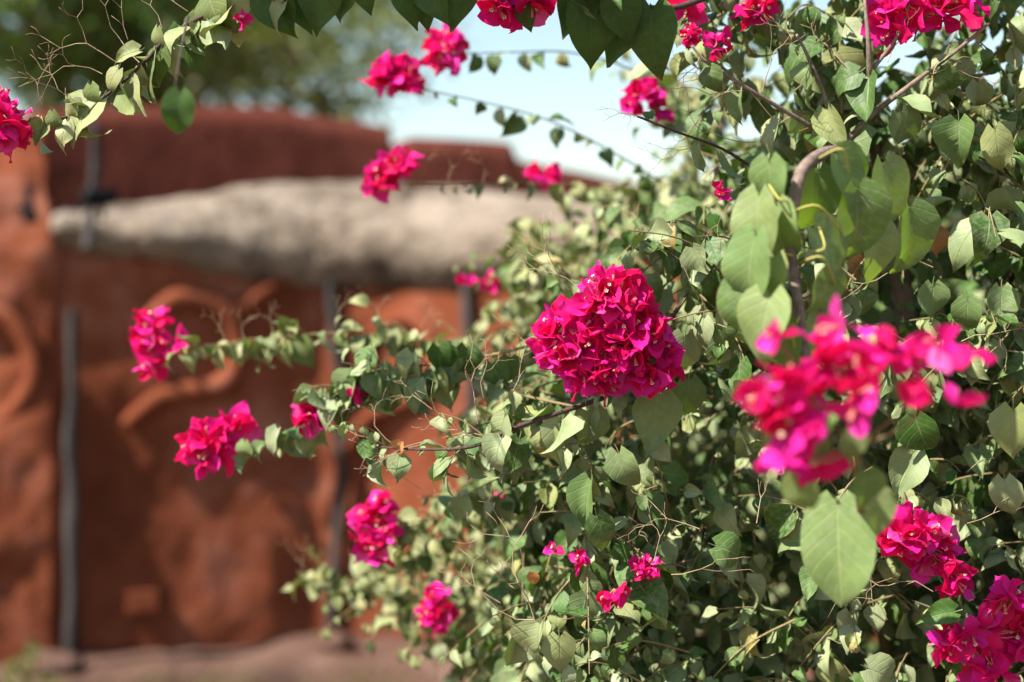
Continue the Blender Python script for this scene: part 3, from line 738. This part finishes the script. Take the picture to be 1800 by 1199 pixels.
sp(main, PP((1330, 300, 1.6), (1270, 262, 1.55), (1190, 232, 1.5), (1120, 205, 1.5)), 0.0022, 0.04, 0.045, 'leaf', mat='bark_dark', start=0.1, tipshrink=0.3)
sp(main, PP((1430, 225, 1.56), (1330, 165, 1.53), (1250, 115, 1.52), (1215, 80, 1.52)), 0.0028, 0.045, 0.05, 'leaf', mat='bark')
sp(main, PP((1470, 280, 1.56), (1455, 190, 1.55), (1425, 110, 1.54), (1400, 60, 1.54)), 0.0035, 0.05, 0.03, 'leaf', mat='bark')
sp(main, PP((1470, 270, 1.56), (1530, 205, 1.54), (1600, 150, 1.53), (1680, 90, 1.52), (1740, 40, 1.52)), 0.0038, 0.055, 0.035, 'leaf', mat='bark')
sp(main, PP((1530, 170, 1.54), (1527, 80, 1.52), (1520, 0, 1.52)), 0.004, 0.05, 0.05, 'leaf', mat='bark')
sp(main, PP((1535, 120, 1.53), (1580, 60, 1.52), (1600, 0, 1.52)), 0.0025, 0.045, 0.05, 'leaf', mat='bark')
sp(main, PP((1180, 560, 1.6), (1230, 490, 1.58), (1290, 440, 1.56)), 0.0026, 0.045, 0.03, 'leaf', mat='bark_dark')

for pts, n_, sz in [(((930, 585, 2.06), (620, 585, 1.98), (380, 606, 1.95)), 14, 0.032), (((960, 640, 1.72), (760, 640, 1.7), (600, 690, 1.71)), 12, 0.040), (((980, 730, 1.58), (820, 785, 1.57), (660, 780, 1.62)), 12, 0.034), (((940, 880, 2.0), (720, 920, 1.9)), 14, 0.032), (((900, 1055, 2.28), (560, 1020, 2.25)), 20, 0.03)]:
    own = main if pts[0][2] < 1.8 else rear
    for i_ in range(n_):
        t_ = random.random()*(len(pts)-1); a_ = min(int(t_), len(pts)-2); p0 = P(*pts[a_]).lerp(P(*pts[a_+1]), t_-a_)
        d_ = (Vector((-0.6, -0.1, 0.1))+rvec(0.8)).normalized(); L_ = random.uniform(0.03, 0.075)
        spray(own, [p0, p0+d_*L_*0.5+UP*0.006, p0+d_*L_], 0.0011, sz, 0.016, 'leaf' if own is main else 'leaf_small', part=False)
# overhead branch
sp(arch, PP((1250, -8, 1.5), (1180, 14, 1.49), (1090, 6, 1.48), (960, -30, 1.47), (800, -45, 1.47), (640, -45, 1.48), (500, -25, 1.48), (380, 18, 1.49), (300, 62, 1.49), (255, 108, 1.5), (190, 165, 1.5), (120, 205, 1.5), (40, 215, 1.5)), 0.0034, 0.044, 0.012, 'leaf_small', mat='bark_dark', start=0.58, tipshrink=0.85)
def leaf_at(pl, px, py, Y, Lpx, ang, tilt=(0, 0), mk='leaf', big=True, tpl=None):
    """One leaf whose blade is centred on a point; ang = direction of the tip, 0 = image right, 90 = down."""
    a = math.radians(ang+rnd(8)); L = Lpx*K*Y*(0.86 if Lpx < 180 and not (py < 140 and 950 < px < 1200) else 1)
    d = Vector((math.cos(a), tilt[1], -math.sin(a))).normalized()
    n = (CAMV*0.75+SUN*0.35+Vector((tilt[0], 0, 0.12))).normalized()
    add_leaf(pl, P(px, py, Y)-d*L*0.42, d, n, L, mk, None, big, tpl)
for q in [(1040, 55, 1.46, 130, 84, (0.3, 0.1)), (1145, 72, 1.47, 135, 88, (-0.2, 0.1)), (1010, 20, 1.47, 90, 120, (0.3, 0)), (1095, 30, 1.45, 100, 70, (0.1, 0.2)), (1085, 55, 1.48, 110, 100, (0.4, 0)),
          (720, 5, 1.47, 100, 80, (0.2, 0)), (765, 0, 1.46, 105, 60, (-0.4, 0)), (800, 5, 1.47, 100, 100, (0.5, 0)), (745, 12, 1.48, 90, 90, (0, 0)), (560, 8, 1.48, 110, 95, (0.3, 0)), (530, 20, 1.49, 90, 70, (0, 0)), (600, -5, 1.48, 90, 100, (0.1, 0)), (490, 20, 1.48, 110, 60, (-0.3, 0)),
          (330, 85, 1.5, 110, 82, (-0.3, 0)), (925, 30, 1.5, 60, 75, (0, 0)), (640, -10, 1.47, 80, 80, (0, 0))]:
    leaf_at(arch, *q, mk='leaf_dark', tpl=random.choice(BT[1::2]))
    if q[1] < 80:                                           # extra leaves added towards the sun to shade this one
        for t_ in (0.09, 0.13):
            c_ = P(q[0], q[1], q[2])+SUN*t_+rvec(0.012)
            d_ = (DOWN+rvec(0.5)).normalized(); n_ = (SUN+rvec(0.25)).normalized(); L_ = q[3]*K*q[2]*1.1
            d_ = (d_-n_*d_.dot(n_)).normalized()
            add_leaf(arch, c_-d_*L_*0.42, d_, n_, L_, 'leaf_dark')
for q in [(375, 30, 1.48, 105, 82, (-0.5, -0.2)), (270, 72, 1.49, 62, 100, (-0.4, 0.2)), (478, 30, 1.47, 80, 120, (-0.5, 0)), (222, 95, 1.49, 62, 165, (0, 0)), (163, 172, 1.49, 60, 85, (-0.5, 0)), (122, 195, 1.49, 62, 80, (-0.5, 0)),
          (235, 160, 1.5, 60, 75, (-0.3, 0)), (250, 140, 1.5, 55, 85, (-0.5, 0)), (95, 215, 1.49, 50, 85, (-0.4, 0)), (66, 222, 1.5, 42, 100, (-0.3, 0)), (195, 140, 1.49, 60, 120, (0, 0)), (300, 110, 1.5, 60, 80, (0.3, 0)), (350, 60, 1.5, 90, 95, (0.4, 0)), (415, 60, 1.5, 60, 85, (0.2, 0))]:
    leaf_at(arch, *q, mk='leaf_small', big=False)
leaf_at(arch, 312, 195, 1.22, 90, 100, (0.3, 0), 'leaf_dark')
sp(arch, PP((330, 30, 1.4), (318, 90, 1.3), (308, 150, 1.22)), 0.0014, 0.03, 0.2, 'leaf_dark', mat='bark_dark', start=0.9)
for (x, y, ax, ay, s) in [(245, 110, -0.6, -0.8, 0.11), (205, 110, -0.9, -0.5, 0.10), (140, 190, -0.7, -0.7, 0.08), (75, 185, -0.3, -0.9, 0.06), (285, 50, -0.5, -0.9, 0.08), (330, 20, -0.6, -0.5, 0.08), (180, 130, -0.8, -0.2, 0.08), (225, 70, -0.2, -0.9, 0.09)]:
    twig(arch, P(x, y, 1.5), Vector((ax, rnd(0.2), -ay)), s)

# ---- the near shoot with large leaves
for q in [(1352, 328, 1.31, 125, 96, (-0.6, 0.1)), (1326, 395, 1.29, 150, 104, (-0.7, 0)), (1312, 470, 1.28, 165, 97, (-0.8, 0.1)), (1366, 405, 1.30, 130, 92, (-0.5, 0)), (1345, 500, 1.29, 140, 112, (-0.6, 0.2)), (1338, 575, 1.27, 165, 100, (-0.4, 0)), (1300, 540, 1.30, 130, 95, (-0.6, 0)), (1370, 600, 1.29, 120, 90, (-0.2, 0.1)),
          (1490, 330, 1.34, 150, 66, (0.7, 0.2)), (1510, 390, 1.35, 160, 78, (0.5, 0.2)), (1465, 440, 1.32, 150, 50, (0.6, 0.3)), (1560, 350, 1.39, 170, 84, (0.8, 0.2)), (1452, 520, 1.31, 120, 96, (0.7, 0.2)), (1545, 450, 1.40, 160, 72, (0.6, 0.3)), (1440, 350, 1.36, 130, 80, (0.5, 0.1)), (1600, 420, 1.44, 150, 88, (0.7, 0.2)), (1500, 300, 1.38, 120, 40, (0.3, 0.3)), (1440, 590, 1.33, 120, 85, (0.5, 0.2))]:
    leaf_at(shoot, *q, mk='leaf_big')
leaf_at(shoot, 1472, 962, 1.29, 190, 92, (-0.3, -0.1), 'leaf_big', tpl=BIGLEAF)
for q in [(1412, 862, 1.14, 90, 75, (-0.3, 0)), (1520, 860, 1.14, 90, 95, (0.4, 0.2)), (1545, 900, 1.18, 100, 90, (0.3, 0.1)), (1455, 740, 1.1, 60, 110, (-0.5, 0)), (1500, 780, 1.1, 70, 85, (0.2, 0)), (1370, 770, 1.12, 70, 95, (0, 0.2)), (1440, 780, 1.1, 60, 80, (-0.3, 0)), (1590, 690, 1.1, 60, 30, (0.3, 0))]:
    leaf_at(shoot, *q, mk='leaf_big')
for a, m_, e in [((1393, 372), (1438, 362), (1476, 405)), ((1440, 278), (1480, 262), (1492, 305)), ((1400, 465), (1445, 452), (1468, 500)), ((1392, 350), (1372, 352), (1352, 325)), ((1396, 450), (1372, 448), (1345, 470)), ((1412, 540), (1394, 595), (1416, 645)), ((1404, 440), (1448, 438), (1440, 400))]:
    tb = MB(); tb.tube(smooth_path(PP((*a, 1.305), (*m_, 1.285+rnd(0.015)), (*e, 1.31)), 5), 0.0010, 5)
    tb.build('leaf_stalk', M['tendril'], shoot.root)
for (x0, y0) in [(1350, 790), (1345, 700), (1480, 620), (1560, 620), (1650, 640), (1640, 700), (1420, 800), (1375, 600)]:
    shoot.stems.tube(smooth_path(PP((1502, 785, 1.115), ((1500+x0)/2, (790+y0)/2+15, 1.10), (x0, y0+6, 1.095)), 5), 0.0013, 5)

# ---- the body of the shrubs: short leafy side shoots filling its volume
HOLES = [(1305, 95, 26), (1345, 130, 18), (1385, 20, 20), (1270, 215, 34), (1225, 245, 40), (1310, 225, 24), (1600, 325, 14), (1565, 180, 16), (1240, 165, 24), (1200, 60, 22)]
def in_poly(x, y, poly):
    c = False; n = len(poly); j = n-1
    for i in range(n):
        xi, yi = poly[i]; xj, yj = poly[j]
        if (yi > y) != (yj > y) and x < (xj-xi)*(y-yi)/(yj-yi)+xi: c = not c
        j = i
    return c
def fill(pl, poly, n, depth, leaf, mk, length=0.13, per=0.026, holes=True, reach=(-0.6, -0.5, -0.1), thin=None, stem='stem'):
    xs = [q[0] for q in poly]; ys = [q[1] for q in poly]; made = 0; tries = 0
    while made < n and tries < n*40:
        tries += 1
        x, y = random.uniform(min(xs), max(xs)), random.uniform(min(ys), max(ys))
        if not in_poly(x, y, poly): continue
        if holes and any(math.hypot(x-a, y-b) < r*1.7 for a, b, r in HOLES): continue
        if thin and random.random() > thin(x, y): continue
        d0, d1 = depth(x, y); Y = lerp(d0, d1, random.random()**1.3)
        p = P(x, y, Y)
        d = (Vector(reach)*random.uniform(0.2, 1)+rvec(0.7)).normalized()
        L = length*random.uniform(0.5, 1.2)
        e = p+d*L; m = p+d*L*0.5+UP*L*0.1+rvec(L*0.08)
        if e.y < d0-0.09: continue
        spray(pl, [p-d*L*0.3, m-d*L*0.1, e-UP*L*0.15], 0.0016, leaf, per, mk, part=False)
        made += 1
und = lambda x, y: 0.13*noise.noise(Vector((x*0.005, y*0.005, 5)))+0.07*noise.noise(Vector((x*0.016, y*0.016, 9)))
RIGHT = [(1290, -120), (2150, -160), (2150, 1500), (1000, 1500), (980, 1080), (1030, 820), (1120, 700), (1230, 600), (1250, 420), (1300, 330), (1340, 210)]
POCKETS = [(1650, 385, 130), (1725, 1005, 70), (1545, 1010, 95), (1700, 450, 80), (1390, 900, 60), (1330, 830, 60), (1600, 700, 50), (1770, 950, 60), (1460, 1140, 60), (1240, 800, 55)]
def clump(x, y):
    k = min(1, 0.62+1.5*noise.noise(Vector((x*0.0085, y*0.0085, 21))))
    for a_, b_, r_ in POCKETS: k -= 1.1*max(0, 1-math.hypot(x-a_, (y-b_)*1.2)/r_)
    return max(0.02, k)
fill(main, RIGHT, 1250, lambda x, y: (max(1.56, 1.60+und(x, y)), 1.98+und(x, y)), 0.036, 'leaf', 0.11, 0.016, thin=clump)
fill(main, RIGHT, 40, lambda x, y: (max(1.55, 1.56+und(x, y)), max(1.6, 1.66+und(x, y))), 0.050, 'leaf', 0.10, 0.03, thin=clump)
fill(main, [(1340, 240), (2300, 180), (2300, 1500), (1050, 1500), (1050, 1000), (1150, 720), (1280, 600), (1320, 400)], 520, lambda x, y: (2.15, 2.6), 0.055, 'leaf', 0.16, 0.024)
fill(main, [(1400, 300), (2400, 200), (2400, 1500), (1120, 1500), (1120, 1000), (1230, 760), (1330, 600)], 420, lambda x, y: (2.7, 3.4), 0.095, 'leaf', 0.22, 0.035)
# middle slope, dropping back towards the wall
MID = [(1290, 340), (1180, 470), (1130, 690), (1180, 1100), (1180, 1500), (900, 1500), (880, 1120), (900, 980), (850, 880), (900, 800), (900, 700), (960, 600), (1010, 480), (1120, 420)]
fill(main, MID, 210, lambda x, y: (1.6+max(0, (1150-x))*0.0006, 1.95+max(0, (1150-x))*0.001), 0.040, 'leaf', 0.12, 0.019)
fill(rear, [(1290, 440), (1190, 900), (1190, 1500), (860, 1500), (850, 1120), (800, 1010), (840, 960), (880, 860), (960, 760), (960, 640), (930, 560), (900, 480), (960, 450), (1100, 440)], 240, lambda x, y: (2.05, 2.55), 0.036, 'leaf_small', 0.13, 0.017)
fill(rear, [(640, 985), (760, 960), (850, 960), (900, 1100), (900, 1199), (820, 1199), (760, 1120), (700, 1060)], 45, lambda x, y: (2.1, 2.4), 0.034, 'leaf_small', 0.12, 0.02)
fill(rear, [(870, 420), (1000, 400), (1100, 440), (1060, 500), (900, 460)], 26, lambda x, y: (2.2, 2.5), 0.04, 'leaf_small', 0.1, 0.02)
fill(rear, [(1080, 320), (1130, 300), (1290, 290), (1300, 420), (1190, 440), (1120, 380)], 26, lambda x, y: (2.1, 2.5), 0.04, 'leaf_small', 0.12, 0.02)
fill(rear, [(1150, 130), (1290, 100), (1330, 260), (1220, 270), (1160, 190)], 20, lambda x, y: (2.1, 2.5), 0.04, 'leaf_small', 0.12, 0.025, holes=False)
fill(main, [(1190, -40), (1300, -60), (1340, 200), (1260, 180), (1200, 60)], 22, lambda x, y: (1.6, 1.75), 0.042, 'leaf', 0.1, 0.03)

# leaves that stand out one by one
for q in [(1100, 832, 1.5, 100, 72, (-0.3, -0.2)), (1060, 942, 1.49, 98, 80, (0.2, 0.1)), (1030, 884, 1.5, 110, 105, (-0.6, 0)), (955, 790, 1.54, 95, 95, (-0.2, 0)), (990, 775, 1.54, 110, 88, (0.5, 0)), (905, 800, 1.55, 80, 100, (0.2, 0)), (880, 760, 1.53, 80, 100, (-0.5, 0.3)), (1045, 760, 1.55, 110, 80, (0.4, 0)), (1150, 740, 1.56, 130, 95, (0.5, 0.1)), (1200, 630, 1.56, 110, 95, (0.5, 0)), (1210, 710, 1.58, 110, 85, (0.5, 0)),
          (1228, 455, 1.53, 62, 60, (-0.4, 0)), (1255, 510, 1.55, 70, 80, (0.3, 0)), (1210, 500, 1.54, 66, 100, (-0.4, 0)), (1685, 250, 1.5, 100, 95, (-0.3, 0)), (1755, 268, 1.5, 110, 88, (-0.2, 0)), (1600, 235, 1.52, 110, 60, (0, 0.2)), (1480, 140, 1.53, 80, 160, (-0.2, 0.2)), (1290, 970, 1.5, 90, 20, (-0.2, 0)), (1620, 770, 1.5, 100, 80, (-0.4, 0)), (1590, 830, 1.52, 110, 110, (0.2, 0)), (1780, 760, 1.48, 110, 90, (-0.2, 0)), (1770, 880, 1.5, 100, 80, (-0.3, 0)), (1650, 1080, 1.48, 80, 170, (-0.3, -0.2)), (1560, 1190, 1.5, 100, 20, (-0.2, 0)),
          (1700, 560, 1.52, 90, 90, (-0.2, 0)), (1640, 530, 1.54, 80, 95, (0.3, 0)), (1760, 540, 1.55, 90, 85, (0.1, 0)), (945, 1130, 1.52, 90, 95, (-0.5, 0)), (985, 1150, 1.5, 85, 85, (0.2, 0)), (905, 1145, 1.55, 80, 100, (0.6, 0))]:
    leaf_at(main, *q, big=False)
for q in [(690, 690, 1.68, 95, 88, (0.3, 0)), (640, 640, 1.7, 70, 110, (-0.4, 0)), (720, 650, 1.68, 80, 95, (-0.4, 0)), (775, 640, 1.68, 85, 80, (0.4, 0)), (820, 640, 1.68, 80, 100, (0.3, 0)), (505, 785, 1.74, 60, 85, (0.2, 0)), (480, 775, 1.74, 60, 120, (-0.4, 0)), (430, 795, 1.76, 50, 95, (-0.3, 0)), (605, 735, 1.7, 60, 95, (-0.4, 0)), (540, 785, 1.74, 55, 80, (0.3, 0))]:
    leaf_at(main, *q, big=False)
leaf_at(main, 1645, 425, 1.6, 60, 95, (0, 0), 'leaf_dead', False)
leaf_at(main, 1510, 470, 1.6, 60, 30, (0, 0.3), 'leaf_dead', False)
leaf_at(main, 938, 1018, 1.5, 34, 80, (0, 0.3), 'leaf_dead', False)
leaf_at(main, 700, 790, 1.58, 40, 120, (0, 0.3), 'leaf_dead', False)

# dry, branching flower stalks
for (x, y, Y, ax, ay, s) in [(1000, 510, 1.52, -0.5, -0.8, 0.09), (1010, 500, 1.52, -0.9, -0.6, 0.08), (860, 775, 1.53, -0.9, -0.5, 0.10), (840, 745, 1.53, -0.2, -1, 0.10), (790, 790, 1.55, -0.8, -0.3, 0.09), (760, 720, 1.58, -0.8, -0.4, 0.08), (720, 790, 1.58, -0.9, 0.1, 0.08), (690, 780, 1.58, -0.7, -0.6, 0.08), (650, 770, 1.6, -0.9, -0.2, 0.07),
        (850, 700, 1.56, -0.1, -1, 0.08), (900, 690, 1.55, 0.3, -1, 0.09), (740, 860, 1.6, -0.8, -0.6, 0.08), (940, 1090, 1.5, -0.5, -0.9, 0.13), (940, 1090, 1.5, -0.95, -0.1, 0.11), (920, 990, 1.5, -0.3, -1, 0.09), (880, 1060, 1.5, -0.9, -0.4, 0.08), (1340, 160, 1.52, 0.1, -1, 0.09), (1300, 160, 1.5, -0.9, 0.2, 0.09), (1270, 130, 1.52, -0.9, 0.3, 0.07), (1230, 100, 1.52, -0.5, 0.8, 0.06),
        (1150, 215, 1.5, -0.9, -0.3, 0.06), (1560, 110, 1.52, 0.5, -0.9, 0.09), (1640, 130, 1.52, 0.9, -0.2, 0.09), (1420, 110, 1.53, -0.6, -0.8, 0.08), (1500, 130, 1.53, -0.8, -0.7, 0.1), (1640, 1040, 1.5, -0.9, -0.4, 0.1), (1560, 1090, 1.5, -0.6, -0.7, 0.08), (1700, 920, 1.5, 0.9, -0.4, 0.08), (1230, 930, 1.5, -0.9, -0.3, 0.1), (1330, 920, 1.52, 0.3, -0.8, 0.08),
        (1180, 1010, 1.5, 0.9, -0.3, 0.09), (1150, 985, 1.5, 0.3, -0.9, 0.07), (1290, 330, 1.5, -0.2, 1, 0.07), (1215, 500, 1.53, -0.4, -0.9, 0.08), (1640, 470, 1.55, -0.7, -0.3, 0.09), (1560, 480, 1.55, -0.6, 0.3, 0.08), (1690, 600, 1.52, 0.9, -0.3, 0.09), (1740, 620, 1.52, 0.7, -0.7, 0.08), (1700, 830, 1.5, 0.6, -0.5, 0.06), (1240, 260, 1.55, -0.9, 0.1, 0.08), (1330, 250, 1.55, -0.9, -0.2, 0.1), (1360, 210, 1.53, -0.5, -0.7, 0.09)]:
    twig(main, P(x, y, Y), Vector((ax, rnd(0.25), -ay)), s)
for (x, y, Y, ax, ay, s) in [(480, 590, 1.96, -0.2, -1, 0.06), (430, 595, 1.96, -0.3, -1, 0.05), (395, 600, 1.95, -0.5, -1, 0.06), (590, 575, 1.97, 0.1, -1, 0.06), (740, 320, 2.0, 0.1, -1, 0.05), (790, 322, 2.0, 0.1, -1, 0.06), (850, 320, 2.0, 0.2, -1, 0.05), (660, 570, 1.98, 0.2, -1, 0.06), (740, 590, 2.0, 0.1, -1, 0.06), (540, 1015, 2.25, -0.3, -0.5, 0.07)]:
    twig(rear, P(x, y, Y), Vector((ax, rnd(0.25), -ay)), s)

# ------------------------------------------------------------------ build the leaves: what shows largest singly, the rest joined
PLANTS = [main, rear, arch, shoot]
def visible_scores():
    Wb, Hb = 900, 600
    zb = np.full((Hb, Wb), 1e9); ib = np.full((Hb, Wb), -1, dtype=np.int64); flat = []
    for pi, pl_ in enumerate(PLANTS):
        for ii, it in enumerate(pl_.items): flat.append((pi, ii, it))
    for gi, (pi, ii, it) in enumerate(flat):
        c = it[5]
        if c.y < 0.2: continue
        x, y = proj(c); x *= 0.5; y *= 0.5; r = it[6]/(K*c.y)*0.5*0.8
        x0, x1, y0, y1 = int(max(0, x-r)), int(min(Wb, x+r+1)), int(max(0, y-r)), int(min(Hb, y+r+1))
        if x0 >= x1 or y0 >= y1: continue
        yy, xx = np.mgrid[y0:y1, x0:x1]
        mk = ((xx-x)**2+(yy-y)**2 <= r*r) & (zb[y0:y1, x0:x1] > c.y)
        zb[y0:y1, x0:x1][mk] = c.y; ib[y0:y1, x0:x1][mk] = gi
    cnt = np.bincount(ib[ib >= 0], minlength=len(flat))
    out = {}
    for gi, (pi, ii, it) in enumerate(flat): out[(pi, ii)] = cnt[gi]
    return out
SC = visible_scores()
MESH = {}
def shared(it):
    key = (it[0], id(it[1]), it[3])
    if key not in MESH: MESH[key] = tmesh('bract' if it[0] == 'bract' else 'leaf', it[1], M[it[3]])
    return MESH[key]
def joined(name, its, mat, parent):
    Vs, UVs, Fs, o = [], [], [], 0
    for it in its:
        V, UV, F = it[1]; m = it[2]
        Vs.append(V @ m[:3, :3].T+m[:3, 3]); UVs.append(UV); Fs += [tuple(i+o for i in f) for f in F]; o += len(V)
    return tag(link(name, tmesh(name, (np.concatenate(Vs), np.concatenate(UVs), Fs), mat), None, parent), kind='stuff')
LIMIT = 290
for pi, pl_ in enumerate(PLANTS):
    for kinds, pname, rest_name in ((('leaf', 'big'), 'leaf', 'foliage'), (('bract',), 'bract', 'bract_mass')):
        ids = [ii for ii, it in enumerate(pl_.items) if it[0] in kinds]
        ids.sort(key=lambda ii: -SC[(pi, ii)])
        single = [ii for ii in ids[:LIMIT] if SC[(pi, ii)] >= 4]; rest = ids[len(single):]
        for ii in single:
            it = pl_.items[ii]; par = it[4] or pl_.root
            child(pname, shared(it), par, it[2])
        groups = {}
        for ii in rest:
            it = pl_.items[ii]
            groups.setdefault((it[3], it[4] if pname == 'bract' else None), []).append(it)
        for (mk, own), its in groups.items():
            par = own or pl_.root
            ob = joined(rest_name, its, M[mk], None)
            ob.parent = par
            off = Vector((0, 0, 0)); q = par
            while q is not None:
                off += q.location + (q.matrix_parent_inverse.translation if q.parent is not None else Vector((0, 0, 0))); q = q.parent
            ob.matrix_parent_inverse = Matrix.Identity(4); ob.location = -off
    if pl_.stems.v: tag(pl_.stems.build('side_shoots', M['stem'], pl_.root), kind='stuff')
print('leaves and bracts:', [len(p_.items) for p_ in PLANTS])
